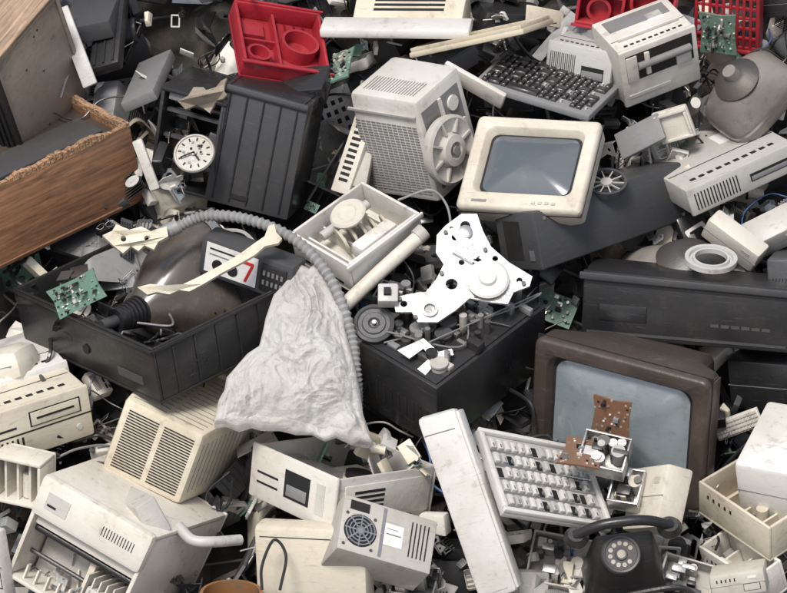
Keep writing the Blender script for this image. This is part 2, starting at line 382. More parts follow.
for i in range(100):
    x,y=random.uniform(-60,850),random.uniform(-30,620); o=random.uniform(-.4,.12); pts=[]
    a=random.uniform(0,6.28)
    for j in range(6):
        pts.append(chart(x,y,o+random.uniform(-.12,.12))); a+=random.uniform(-1,1); st=random.uniform(12,34); x+=st*math.cos(a); y+=st*math.sin(a)
    cb.tube(pts,random.choice([.008,.01,.014,.02]),random.choice(['black']*8+['white','gray','lgray','lgray','gray','blue']),seg=6,k=6)
cb.done()
# ================================================================ MAIN OBJECTS
def wooden_cabinet():
    o=Item('wooden_loudspeaker_cabinet',(32,166),(56,-76),(-24,-92),Y=(-66,-24),off=.5); x,y,z=o.L
    o.box(0,.05,0,x,y,z,'greybrown',.02); o.box(-.02,.02,z+.001,x+.02,y+.02,z+.05,'woodtan',.01)
    o.box(.0,.03,.0,.05,.05,z,'greybrown',.005); o.box(x-.05,.03,.0,x,.05,z,'greybrown',.005); o.box(.052,.03,z-.05,x-.052,.05,z,'greybrown',.005)
    o.box(-.05,.0,.04,-.003,y-.02,z-.04,'black',.015)
    for i in range(9): o.box(-.07,.08+i*(y-.16)/9,.1,-.05,.08+(i+.5)*(y-.16)/9,z-.5,'slot')
    for i in range(7): o.cyl((random.uniform(.1,x-.1),.05,random.uniform(.1,z-.1)),(0,-1,0),.012,.008,'darkmetal',seg=8)
    o.cyl((-.05,y/2,z-.28),(-1,0,0),.16,.03,'dgray'); o.done()
wooden_cabinet()
def chest():
    o=Item('wooden_chest',(-20,282),(160,-84),(-15,-78),Y=(-66,-36),off=.3); x,y,z=o.L
    o.box(0,0,0,x,.06,z-.03,'wood',.004); o.box(x-.06,.062,0,x,y,z-.03,'wood',.004); o.box(0,.062,0,x-.062,y,z-.12,'brownblack',.004)
    for i in range(200):
        a=x*i/200; h=noise.noise(Vector((a*3,3,0)))*.06+noise.noise(Vector((a*14,5,0)))*.018+random.uniform(-.003,.003)
        o.box(a,-.003+random.uniform(0,.003)+max(0,-h)*.2,z-.06,a+x/200,.064,z+h,'chip' if i%7 else 'wood')
    for i in range(60):
        a=(y-.07)*i/60; h=noise.noise(Vector((a*3,9,0)))*.05+random.uniform(-.003,.003); o.box(x-.063,a+.07,z-.06,x+.003,a+.07+(y-.07)/60,z+h,'chip')
    o.box(.1,.2,z-.12,x-.2,y*.6,z-.06,'dgray',.01); o.box(0,-.012,.03,x,.0,.05,'wood',.003); o.done()
chest()
def simple_panel(name,O,X,Z,xn,D,mat,off,ribs=0,bev=.02,zn=None,slots=None,lip=False):
    o=Item(name,O,X,Z,xn=xn,zn=zn,D=D,off=off); x,y,z=o.L
    o.box(0,0,0,x,y,z,mat,min(bev,y*.35))
    for i in range(ribs): a=x*(i+.6)/(ribs+.2); o.box(a-.012,-.015,.04,a+.012,0.001,z-.04,mat)
    if lip:
        for q in ((.02,.02,x-.02,.05),(.02,z-.05,x-.02,z-.02)): o.box(q[0],-.04,q[1],q[2],0.001,q[3],mat,.008)
        for q in ((.02,.052,.05,z-.052),(x-.05,.052,x-.02,z-.052)): o.box(q[0],-.04,q[1],q[2],0.001,q[3],mat,.008)
    if slots: o.slots(x*slots[0],x*slots[1],z*slots[2],z*slots[3],slots[4],slots[5],y=0)
    o.done()
simple_panel('steel_side_panel',(83,88),(14,-6),(-34,-78),2,.04,'lgray',.3,zn=-20)
simple_panel('wooden_plank',(150,192),(10,-4),(-20,-50),2,.06,'lgray',.3,zn=-5)
simple_panel('black_plastic_cover',(88,70),(30,-8),(4,-75),12,.12,'black',.1,ribs=3)
simple_panel('black_plastic_cover',(60,30),(50,-10),(10,-45),12,.2,'dgray',0,ribs=0)
simple_panel('grey_plastic_cover',(120,104),(34,-14),(12,-46),12,.12,'gray',.1)
def tv_shell():
    o=Item('open_television_case',(28,345),(142,56),(-10,-54),Y=(118,-60),off=.5); x,y,z=o.L
    o.tray(0,0,0,x,y,z,.04,'black','z',.012)
    o.box(-.02,-.02,z-.04,x+.02,-.002,z-.01,'black',.006); o.box(x+.002,-.02,z-.04,x+.02,y,z-.01,'black',.006)
    for i in range(5): o.box(x+.0,y*(.15+.17*i),.04,x+.012,y*(.15+.17*i)+.02,z-.06,'black')
    for i in range(7): o.box(.04,y*(.1+.12*i),.04,x-.04,y*(.1+.12*i)+.02,.09,'dgray')
    o.cyl((x*.5,-.002,z*.45),(0,-1,0),.05,.015,'slot'); o.box(x*.72,-.01,z*.25,x*.9,0.01,z*.4,'dgray')
    for p in ((.1,.1),(x-.14,.1),(.1,y-.14)): o.box(p[0],p[1],.04,p[0]+.05,p[1]+.05,z-.08,'black')
    o.done(.02)
tv_shell()
def crt_in_shell():
    o=Free('cathode_ray_tube'); a=chart(200,288,.02); b=chart(112,322,.62); d=(b-a).normalized()
    M=axisM(a,d)
    def ring(h,hx,hy,e,n=44):
        r=[]
        for j in range(n):
            t=2*math.pi*j/n; c,s_=math.cos(t),math.sin(t); r.append(M@Vector((hx*math.copysign(abs(c)**(2/e),c),hy*math.copysign(abs(s_)**(2/e),s_),h)))
        return r
    o.loft([ring(-.2,.6,.48,5),ring(-.1,.64,.52,5),ring(.05,.62,.5,4.5),ring(.3,.52,.42,3.4),ring(.55,.38,.32,2.6),ring(.75,.22,.2,2.1),ring(.82,.15,.15,2)],'tubeglass',True,True)
    o.loft([ring(-.12,.655,.535,5),ring(-.02,.655,.535,5)],'metal')
    k=.66
    for i in range(9): o.cyl(M@Vector((0,0,k+i*.045)),d,.19-.008*i,.03,'black')
    o.cyl(M@Vector((0,0,k)),d,.12,.46,'black'); o.cyl(M@Vector((0,0,k+.4)),d,.06,.25,'dgray')
    for i in range(4): o.tube([M@Vector((.1,.1,k+.3)),M@Vector((.25,.2+.05*i,k+.1)),M@Vector((.35-.1*i,.1,.6)),M@Vector((.3,-.2+.1*i,.75))],.012,['gray','black','black','gray'][i],seg=6)
    o.done()
crt_in_shell()
def board(name,O,X,Z,xn,off,mat='pcb',n=16,zn=None,seed=1):
    r=random.Random(seed); o=Item(name,O,X,Z,xn=xn,zn=zn,D=.02,off=off); x,y,z=o.L; k=min(x,z)
    pts=[(0,0),(x*.5,.03*k),(x,0),(x*.96,z*.5),(x,z),(x*.6,z*.95),(0,z),(.03,z*.6)]; o.plate(pts,[],.02,mat)
    for i in range(n):
        a,b=r.uniform(.06,.8)*x,r.uniform(.06,.8)*z; o.box(a,-r.uniform(.02,.07),b,a+r.uniform(.04,.14)*k,.0,b+r.uniform(.03,.12)*k,r.choice(['slot','slot','metal','lgray','white','gray','zinc']))
    for i in range(n//4): o.cyl((r.uniform(.1,.9)*x,0,r.uniform(.1,.9)*z),(0,-1,0),.04*k,.12*k+.02,r.choice(['black','black','metal']),seg=10)
    for i in range(n*3): a,b=r.uniform(.05,.92)*x,r.uniform(.05,.92)*z; o.box(a,-.012,b,a+.02,.0,b+.012,r.choice(['metal','white','slot']))
    o.done()
board('circuit_board',(60,320),(48,-24),(-14,-28),25,1.0,seed=3)
board('circuit_board',(700,52),(36,4),(-4,-38),10,.35,seed=4)
board('circuit_board',(326,84),(22,-8),(6,-32),10,.3,seed=5)
def torn_cable_panel():
    o=Item('torn_white_plastic_bracket',(100,250),(60,-4),(0,-28),xn=0,zn=-10,D=.05,off=1.15)
    pl=[o.loc(*p) for p in [(100,236),(110,230),(114,223),(128,227),(140,224),(150,230),(166,228),(168,238),(158,242),(154,249),(144,243),(138,248),(130,243),(122,250),(112,244)]]
    o.plate(pl,[circ(*o.loc(122,236),.03),circ(*o.loc(146,236),.025)],.06,'cream')
    for v in o.V: v.y+=.10*math.sin(v.x*6)
    o.done(.05)
    o=Item('torn_plastic_strap',(140,290),(60,-4),(0,-28),xn=0,zn=-10,D=.05,off=1.25)
    pl=[o.loc(*p) for p in [(139,287),(150,282),(165,281),(182,279),(200,272),(220,265),(240,256),(256,246),(266,240),(270,230),(276,228),(278,236),(284,242),(280,247),(266,250),(256,258),(242,265),(222,273),(203,281),(188,287),(178,285),(168,290),(156,289),(148,293)]]
    o.plate(pl,[],.05,'cream')
    for v in o.V: v.y+=.12*math.sin(v.x*3.5)
    o.done(.05)
torn_cable_panel()
def tape_unit():
    o=Item('black_tape_unit',(198,272),(92,32),(6,-36),Y=(22,-18),off=.92,D=.3); x,y,z=o.L
    o.box(0,0,0,x,y,z,'dgray',.02); o.box(x*.06,-.006,z*.12,x*.62,.01,z*.9,'label'); o.box(x*.1,-.010,z*.74,x*.5,.0,z*.78,'slot'); o.box(x*.1,-.010,z*.6,x*.4,.0,z*.63,'gray')
    o.box(x*.46,-.011,z*.66,x*.58,.0,z*.74,'labelred'); o.hexa([(x*.49,-.011,z*.2),(x*.52,-.011,z*.2),(x*.52,0,z*.2),(x*.49,0,z*.2),(x*.55,-.011,z*.659),(x*.58,-.011,z*.659),(x*.58,0,z*.659),(x*.55,0,z*.659)],'labelred')
    o.cyl((x*.2,-.006,z*.36),(0,-1,0),.06,.006,'slot'); o.cyl((x*.36,-.006,z*.36),(0,-1,0),.06,.006,'slot')
    o.box(x*.66,-.02,z*.15,x*.94,.01,z*.85,'black',.01); o.slots(x*.68,x*.92,z*.25,z*.75,5,2,y=-.02,mat='metal',fx=.5); o.done()
tape_unit()
def hose():
    o=Free('corrugated_hose'); pts=[(150,240,1.05),(172,230,1.1),(205,216,1.1),(250,220,1.15),(295,240,1.15),(330,278,1.1),(350,330,.95),(356,375,.8),(357,410,.4)]
    o.tube([chart(*p) for p in pts],.053,'hosegray',seg=16,corr=.16,k=17); o.cyl(chart(178,226,1.1),chart(150,240,1.05)-chart(178,226,1.1),.072,.25,'hosegray'); o.done()
hose()
def bag():
    o=Item('plastic_bag',(213,450),(160,0),(0,-182),xn=0,zn=-70,D=.1,off=.8)
    pl=[(300,268),(308,272),(316,265),(324,280),(336,303),(344,318),(345,335),(352,362),(356,378),(360,395),(363,418),(374,448),(360,443),(352,448),(336,440),(325,443),(312,437),(296,438),(280,434),(262,434),(250,431),(238,435),(226,430),(214,431),(218,408),(224,398),(226,385),(238,370),(246,360),(258,352),(262,336),(264,325),(272,300),(280,292),(288,280)]
    C=Vector((302,372)); P2=[Vector(p) for p in pl]; n=260; ring=[]
    per=[0]
    for i in range(len(P2)): per.append(per[-1]+(P2[(i+1)%len(P2)]-P2[i]).length)
    for j in range(n):
        t=per[-1]*j/n
        for i in range(len(P2)):
            if per[i]<=t<per[i+1]:
                ring.append(P2[i].lerp(P2[(i+1)%len(P2)],(t-per[i])/(per[i+1]-per[i]))); break
    K=120; V=[];F=[]
    def ridge(v,w): return max(0,1-abs(noise.noise(v))*w)
    def vor(x,z,s,sd):
        d=noise.voronoi(Vector((x*s,z*s,sd)))[0]; return min(1,(d[1]-d[0])*2.2), d[0]
    def hgt(p,r):
        x,z=p.x/100,p.y/100; wx=.16*noise.noise(Vector((x*2.5,z*2.5,9))); wz=.16*noise.noise(Vector((x*2.5,z*2.5,19)))
        x+=wx; z+=wz; dx,dz=x-3.06,z-2.35; ang=math.atan2(dx,dz)
        base=.36*math.sqrt(max(0,1-r**2.4))+.16*noise.noise(Vector((x*1.5,z*1.5,3)))
        f=ridge(Vector((ang*2.6,dz*.7,1)),3.4)*.03*min(1,dz*1.3)+ridge(Vector((ang*7,dz*1.4,4)),4.5)*.016
        c=0
        for s_,am,sd in ((1.7,.15,1.5),(3.6,.10,3.5),(7.5,.05,6.5),(15,.022,8.5)):
            e,c1=vor(x*1.08,z*.95,s_,sd); c+=-c1*am+(1-e)*am*.10
        c+=ridge(Vector((x*5,z*4,31)),6)*.02+ridge(Vector((x*9,z*9,37)),6)*.012
        return base+.14+(c+f)*min(1,(1-r)*6+.12)
    for side in (1,-1):
        k0=len(V)
        for i in range(K+1):
            r=i/K
            for j in range(n):
                p=C.lerp(ring[j],r)
                x,z=o.loc(p.x,p.y); V.append((x,-hgt(p,r) if side>0 else .3*math.sqrt(max(0,1-r*r))-.1*r,z))
        for i in range(K):
            for j in range(n): a=k0+i*n+j; b=k0+i*n+(j+1)%n; F.append((a,b,b+n,a+n))
    o.raw(V,F,'bag'); me=o.mesh(o.name,0)
    bm=bmesh.new(); bm.from_mesh(me); bmesh.ops.remove_doubles(bm,verts=bm.verts,dist=.0008); bmesh.ops.recalc_face_normals(bm,faces=bm.faces); bm.to_mesh(me); bm.free()
    place(o.name,me,o.Mx)
bag()
def desktop(name,O,X,Z,Y,off,mat='cream',D=None,kind=0):
    o=Item(name,O,X,Z,Y=Y,D=D,off=off); x,y,z=o.L
    o.box(0,.06,0,x,y,z,mat,.02); o.box(-.012,0,-.012,x+.012,.058,z+.012,mat,.025)
    if kind==0:
        o.box(x*.55,-.006,z*.55,x*.93,.02,z*.85,'slot'); o.box(x*.56,-.012,z*.57,x*.92,.02,z*.83,mat,.004); o.box(x*.6,-.016,z*.68,x*.88,.0,z*.72,'slot')
        o.slots(x*.05,x*.5,z*.1,z*.4,12,1,fx=.4,fz=1); o.box(x*.08,-.004,z*.6,x*.45,.01,z*.64,'slot'); o.cyl((x*.9,-.0,z*.25),(0,-1,0),.03,.015,'lgray')
        o.box(.0,-.003,z*.46,x,.01,z*.49,'slot')
    if kind==1:
        o.slots(x*.04,x*.45,z*.15,z*.8,14,1,fx=.35,fz=1); o.box(x*.55,-.005,z*.3,x*.9,.01,z*.6,'slot'); o.box(x*.56,-.01,z*.33,x*.89,.02,z*.5,'gray',.003)
    if kind==2:
        o.box(x*.06,-.006,z*.45,x*.94,.0,z*.92,'slot'); o.box(x*.06,-.02,z*.45,x*.2,.0,z*.9,mat,.006); o.cyl((x*.2,-.02,z*.7),(1,0,0),.04,x*.7,'gray'); o.box(x*.3,-.03,z*.5,x*.36,.0,z*.9,mat,.004); o.box(x*.7,-.03,z*.46,x*.9,.0,z*.62,'lgray',.006); o.box(x*.05,-.01,z*.15,x*.6,.0,z*.2,'lgray')
        o.box(x*.1,y*.3,z,x*.9,y*.36,z+.04,mat,.008); o.box(x*.1,y*.6,z-.01,x*.9,y*.9,z+.004,'gray')
    o.slots(x*.1,x*.9,y*.12,y*.2,10,1,y=z,face='z',fx=.6)
    o.box(x*.02,y*.35,z-.01,x*.98,y*.36,z+.003,'slot'); o.box(x*.6,y*.55,z-.01,x*.8,y*.75,z+.004,'label'); o.done(.02)
desktop('desktop_computer',(-40,480),(132,-44),(-6,-50),(-52,-44),.35,'cream')
desktop('desktop_computer',(-50,428),(120,-40),(-5,-26),(-40,-34),.15,'white',kind=1)
def round_box():
    o=Item('white_plastic_lid',(-20,392),(46,-12),(-8,-34),Y=(20,-12),off=.3); x,y,z=o.L; o.box(0,0,0,x,y,z,'white',.14); o.box(x*.2,-.004,z*.5,x*.8,.01,z*.52,'gray'); o.done()
round_box()
def crt_back(name,O,X,Z,Y,off,mat,taper=.12,D=None,vf=1):
    o=Item(name,O,X,Z,Y=Y,off=off,D=D); x,y,z=o.L; t=taper
    o.hexa([(t*x,0,t*z),(x-t*x,0,t*z),(x,y*.8,0),(0,y*.8,0),(t*x,0,z-t*z*.5),(x-t*x,0,z-t*z*.5),(x,y*.8,z),(0,y*.8,z)],mat,.05)
    o.box(-.04,y*.8-.01,-.04,x+.04,y,z+.04,mat,.03)
    n=22
    for j in range(n):
        zz=z*(t+.08)+(z*(1-1.5*t)-z*.16)*j/n
        for i in range(2):
            xa=x*(t+.06)+i*x*(.5-t-.04)+.01; o.box(xa,-.006,zz,xa+x*(.5-t-.09),.02,zz+z*.011,'slot')
    for j in range(12):
        f=(j+1)/14; ya=y*.8*f; ins=t*x*(1-f)+.06; zt=z-t*z*.5*(1-f)
        o.box(ins,ya-.006,zt-.02,x*.48,ya+.006,zt+.003,'gray'); o.box(x*.52,ya-.006,zt-.02,x-ins,ya+.006,zt+.003,'gray')
        xr=x-t*x*(1-f); o.box(xr-.02,ya-.006,z*.25,xr+.003,ya+.006,z*.8,'gray')
    o.done()
crt_back('crt_monitor',(86,472),(104,46),(34,-86),(56,-40),.45,'cream')
def mon_top():
    o=Item('computer_monitor_housing',(368,192),(72,14),(-28,-94),Y=(46,-42),off=.35); x,y,z=o.L
    t=.1; o.hexa([(0,0,0),(x,0,0),(x,y,0),(0,y,0),(t*x,.06,z),(x,.06,z),(x,y,z),(t*x,y,z)],'white',.05)
    for j in range(26):
        f=(j+1)/28; zz=z*(.05+.74*f)
        for i in range(12): o.box(.1+i*(x-.16)/12,-.006+.06*zz/z,zz,.1+(i+.8)*(x-.16)/12,.05,zz+.011,'gray')
    o.box(.05,-.006+.03,z*.84,x*.95,.05,z*.86,'lgray')
    o.box(x-.005,y*.12,z*.1,x+.006,y*.88,z*.88,'gray'); o.box(x,y*.45,z*.1,x+.03,y*.5,z*.88,'white'); o.box(x,y*.15,z*.5,x+.03,y*.85,z*.55,'white'); o.cyl((x,y*.7,z*.75),(1,0,0),.08,.03,'white')
    for i in range(6): o.box(x,y*.55,z*(.14+.05*i),x+.02,y*.85,z*(.16+.05*i),'lgray')
    o.slots(x*.2,x*.9,y*.2,y*.5,18,1,y=z,face='z',fx=.25,fz=1,mat='gray'); o.done(.02)
mon_top()
simple_panel('white_plastic_panel',(330,190),(18,6),(-8,-105),10,.12,'white',.15,slots=(.2,.8,.1,.9,1,14),zn=-20)
simple_panel('white_plastic_panel',(352,186),(14,2),(-12,-80),4,.1,'lgray',.1,zn=-20)
def dish():
    o=Free('white_plastic_reel'); c=chart(452,150,.6); d=Vector((.75,-.1,.62)).normalized()
    M=axisM(c,d)
    o.lathe(c,d,[(.34,-.1),(.36,-.04),(.36,0),(.33,.02),(.31,.0),(.18,-.03),(.16,.05),(.09,.06),(.07,0)],'lgray',seg=40)
    for i in range(8): a=i*math.pi/4; o.box(.18,-.012,-.03,.32,.012,.02,'lgray',0,M@Matrix.Rotation(a,4,'Z'))
    o.cyl(c+d*.05,d,.05,.02,'gray'); o.done()
dish()
def crt(name,O,X,Z,xn,D,off,mat,scr,m=.12,mb=.16,Y=None,rad=.06,zn=None,back=.45,bulge=.08):
    o=Item(name,O,X,Z,xn=xn,zn=zn,D=D,off=off,Y=Y); x,y,z=o.L
    def rg(i,yy,r,dz=0): return [Vector((a,yy,b)) for a,b in rrect(i,x-i,i+dz,z-i,r,6)]
    def hr(e,yy,r): return [Vector((a,yy,b)) for a,b in rrect(m+e,x-m-e,mb+e,z-m-e,r,6)]
    b2=[Vector((a,y,b)) for a,b in rrect(x*.22,x*.78,z*.22,z*.8,.1,6)]
    o.loft([b2,[Vector((x/2+(v.x-x/2)*.95*1.5,y*back,z/2+(v.z-z/2)*1.5)) for v in b2],rg(.015,y*back*.6,rad),rg(0,.07,rad),rg(.0,.035,rad),rg(.02,.006,rad*.8),rg(.035,0,rad*.7),hr(-.012,0,rad*1.3),hr(0,.012,rad*1.3),hr(.035,.10,rad*1.3)],mat,True,False)
    cx,cz=x/2,(mb+z-m)/2; base=hr(.03,.098,rad*1.6); rings=[]
    for f in (1,.95,.88,.8,.7,.6,.5,.4,.3,.2,.1,.03): rings.append([Vector((cx+(v.x-cx)*f,.098-bulge*(1-f*f),cz+(v.z-cz)*f)) for v in base])
    o.loft(rings,scr,False,True)
    for i in range(4): o.box(x*.6+i*.07,-.012,mb*.35,x*.6+i*.07+.04,.005,mb*.5,'lgray' if mat=='white' else 'dgray',.003)
    o.box(x*.12,-.004,mb*.35,x*.24,.005,mb*.5,'gray')
    o.box(.0-.002,.09,-.004,x+.002,.1,z+.004,'slot')
    return o
o=crt('crt_monitor',(455,206),(122,8),(25,-94),48,.95,.95,'white','screen',m=.14,mb=.19); o.done(.006)
def keyboard(name,O,X,Z,xn,off,mat,keymat,nx=17,nz=6):
    o=Item(name,O,X,Z,xn=xn,D=.08,off=off); x,y,z=o.L; o.box(0,0,0,x,.08,z,mat,.02)
    r=random.Random(2)
    for j in range(nz):
        i=0; b=.06+j*(z-.12)/nz; h=(z-.12)/nz; w=(x-.1)/nx
        while i<nx:
            ww=(5 if (j==0 and i==4) else 2 if r.random()<.12 else 1); a=.05+i*w
            if i+ww>nx: ww=1
            if r.random()>.05:
                a2=a+w*ww
                o.hexa([(a+.004,0,b+.004),(a2-.004,0,b+.004),(a2-.004,0,b+h-.004),(a+.004,0,b+h-.004),(a+.012,-.035,b+.016),(a2-.012,-.035,b+.016),(a2-.012,-.03,b+h-.010),(a+.012,-.03,b+h-.010)],keymat,.004,seg=1)
                if r.random()<.5: o.box(a+.018,-.037,b+h*.55,a+.03,-.0,b+h*.72,'lgray')
            else: o.box(a+w*.35,-.02,b+h*.35,a+w*.65,0,b+h*.65,'lgray')
            i+=ww
    o.done()
keyboard('computer_keyboard',(474,80),(114,38),(34,-34),36,.35,'gray','black')
keyboard('computer_keyboard',(742,244),(50,-36),(8,-18),30,.1,'gray','dgray')
simple_panel('computer_case_lid',(408,54),(112,-22),(34,-16),60,.06,'beige',.3,lip=True)
simple_panel('plastic_strip',(318,30),(150,2),(4,-16),20,.1,'white',.25,bev=.03)
simple_panel('beige_computer_cover',(352,18),(110,2),(6,-34),20,.3,'cream',.05,slots=(.1,.9,.2,.8,1,4))
simple_panel('plastic_strip',(440,76),(60,34),(4,-12),10,.06,'white',.55)
def red_crate(name,O,X,Z,xn,off,D=.3,seed=0,zn=None):
    o=Item(name,O,X,Z,xn=xn,zn=zn,D=D,off=off); x,y,z=o.L
    o.tray(0,0,0,x,y,z,.035,'red','y',.012); o.box(x*.45,.08,.04,x*.48,y-.04,z-.04,'red'); o.box(.04,.1,z*.5,x*.45,y-.04,z*.53,'red')
    o.lathe((x*.72,y-.03,z*.5),(0,-1,0),[(.2,0),(.2,.16),(.17,.16),(.16,.02)],'red',cap1=True); o.lathe((x*.22,y-.03,z*.25),(0,-1,0),[(.13,0),(.13,.14),(.1,.14),(.1,.02)],'red')
    o.box(x*.1,y-.1,z*.62,x*.35,y-.035,z*.85,'red',.01); o.box(-.03,-.01,-.03,x+.03,.012,.0,'red',.004); o.box(-.03,-.01,z,x+.03,.012,z+.03,'red',.004)
    for i in range(4): o.box(x*.52+i*.1,.2,z*.82,x*.52+i*.1+.03,y-.035,z-.04,'red')
    o.done(.03)
red_crate('red_plastic_crate',(246,60),(86,12),(-16,-66),-30,.35,D=.22)
red_crate('red_plastic_crate',(574,24),(96,16),(6,-54),15,.35)
def basket():
    o=Item('red_plastic_basket',(694,44),(60,8),(-2,-56),xn=15,D=.2,off=.25); x,y,z=o.L
    for i in range(9): o.box(x*i/9,0,0,x*i/9+.03,.03,z,'red',.004)
    for i in range(6): o.box(0,.003,z*i/6,x,.028,z*i/6+.03,'red',.004)
    o.box(-.03,-.03,-.04,x+.04,.2,0,'red',.01); o.box(x,-.02,0,x+.04,.2,z,'red',.01); o.done()
basket()
def printer_black():
    o=Item('dark_printer_carcass',(206,200),(84,18),(24,-112),Y=(30,-34),off=.4,D=.7); x,y,z=o.L
    o.box(0,0,0,x,.05,z,'dgray',.02); o.box(0,.052,0,.05,y,z,'black',.01); o.box(x-.05,.052,0,x,y,z,'black',.01); o.box(.052,.052,z-.05,x-.052,y,z,'black',.01)
    for i in range(5): a=x*(i+.5)/5; o.box(a-.02,-.014,.05,a-.005,0.001,z-.06,'black')
    o.box(0,-.02,z-.07,x,.0,z-.04,'black',.004); o.box(x*.3,-.02,.1,x*.5,0,.14,'slot'); o.done(.02)
    o=Item('dark_printer_carcass',(146,184),(66,18),(22,-96),Y=(40,-36),off=.25,D=.8); x,y,z=o.L
    o.tray(0,0,0,x,y,z,.04,'black','y',.01)
    for i in range(3): o.box(.05,.1,z*(.25+.25*i),x-.05,.16,z*(.25+.25*i)+.03,random.choice(['dgray','black']))
    o.cyl((x*.1,.3,z*.8),(1,0,0),.03,x*.8,'darkmetal')
    o.box(x*.08,.2,z*.05,x*.5,.5,z*.22,'dgray',.02); o.box(x*.1,.05,z*.88,x*.6,.2,z*.95,'gray',.01); o.done(.03)
    o=Item('clock_mechanism_disc',(168,170),(44,6),(8,-40),xn=8,D=.05,off=.62); x,y,z=o.L
    c=(x/2,0,z/2); o.lathe(c,(0,-1,0),[(.2,-.04),(.21,0),(.2,.02),(.185,.02),(.18,.005),(.03,.005),(.03,.03)],'lgray',seg=36)
    for i in range(12): o.box(.13,-.012,-.007,.165,-.004,.007,'slot',0,Matrix.Translation(c)@Matrix.Rotation(i*math.pi/6,4,'Y'))
    o.box(-.01,-.03,-.01,.1,-.022,.008,'slot',0,Matrix.Translation(c)@Matrix.Rotation(.8,4,'Y')); o.box(-.01,-.036,-.007,.14,-.03,.007,'slot',0,Matrix.Translation(c)@Matrix.Rotation(2.6,4,'Y'))
    for i in range(14): a=random.uniform(0,6.28); q=random.uniform(.05,.12); o.box(c[0]+q*math.cos(a)-.01,-.016,c[2]+q*math.sin(a)-.01,c[0]+q*math.cos(a)+.012,-.004,c[2]+q*math.sin(a)+.012,random.choice(['slot','metal','gray']))
    o.done()
    o=Item('torn_plastic_cover',(188,108),(44,-6),(-2,-24),xn=10,zn=-10,D=.03,off=.75)
    o.plate([o.loc(*p) for p in [(180,104),(188,96),(192,86),(200,84),(204,88),(214,86),(222,82),(230,82),(227,88),(226,94),(230,99),(224,101),(216,99),(210,104),(206,109),(200,105),(194,103),(186,110)]],[],.03,'greybrown')
    for v in o.V: v.y+=.12*math.sin(v.x*9)
    o.done(.05)
printer_black()
simple_panel('black_plastic_cover',(226,96),(96,-6),(8,-26),30,.2,'black',.35)
desktop('white_office_machine',(626,108),(76,-30),(-8,-50),(-26,-34),.4,'white',kind=2)
desktop('grey_office_machine',(544,84),(62,14),(5,-42),(30,-22),.2,'lgray',kind=1)
desktop('desktop_computer',(694,217),(112,-50),(-8,-24),(-50,-38),.4,'lgray',kind=1)
simple_panel('gray_metal_panel',(622,160),(42,-22),(-8,-26),20,.05,'gray',.25)
simple_panel('white_plastic_panel',(662,146),(34,-10),(-12,-30),10,.08,'white',.3,lip=True)
simple_panel('grey_plastic_cover',(552,58),(60,4),(12,-34),20,.2,'lgray',-.05)
simple_panel('white_plastic_panel',(612,66),(24,-6),(-6,-18),8,.1,'white',.45)
def crt_funnel(name,cx,cy,off,d,r,mat,neck=1.15,sc_=1):
    o=Free(name); c=chart(cx,cy,off); d=Vector(d).normalized(); M=axisM(c,d)
    def rg(h,hx,hy,e,n=44):
        out=[]
        for j in range(n):
            t=2*math.pi*j/n; a,b=math.cos(t),math.sin(t); out.append(M@Vector((r*hx*math.copysign(abs(a)**(2/e),a),r*hy*math.copysign(abs(b)**(2/e),b),r*h*sc_)))
        return out
    o.loft([rg(-.45,.95,.75,5),rg(-.35,1,.8,5),rg(-.1,.98,.78,4.5),rg(.2,.8,.65,3.4),rg(.45,.55,.48,2.6),rg(.6,.3,.28,2.1),rg(.7,.17,.17,2),rg(neck,.15,.15,2)],mat,True,True)
    o.loft([rg(-.12,1.01,.81,4.6),rg(-.04,1.01,.81,4.6)],'metal'); o.lathe(M@Vector((0,0,r*.45*sc_)),d,[(.5*r,0),(.52*r,.04),(.3*r,.25*r),(.2*r,.27*r)],'darkmetal'); o.done()
crt_funnel('cathode_ray_tube',748,92,.2,(-.5,.45,.7),.48,'dustglass',neck=.9)
crt_funnel('cathode_ray_tube',688,282,-.05,(.1,.8,.6),.7,'dustglass',neck=.74,sc_=.7)
def dark_box():
    o=Item('dark_grey_equipment_case',(545,273),(155,-60),(-12,-58),Y=(-42,-3),off=.4,D=.6); x,y,z=o.L
    o.box(0,0,0,x,y,z,'dgray',.03); o.box(.03,-.008,.02,x-.03,.01,z-.02,'dgray',.004)
    o.box(-.01,.08,.1,.02,.14,.2,'metal'); o.box(-.004,y*.4,.1,.01,y*.8,z-.1,'slot'); o.cyl((x*.06,-.006,z*.85),(0,-1,0),.02,.01,'metal',seg=8); o.cyl((x*.94,-.006,z*.12),(0,-1,0),.02,.01,'metal',seg=8); o.done(.02)
dark_box()
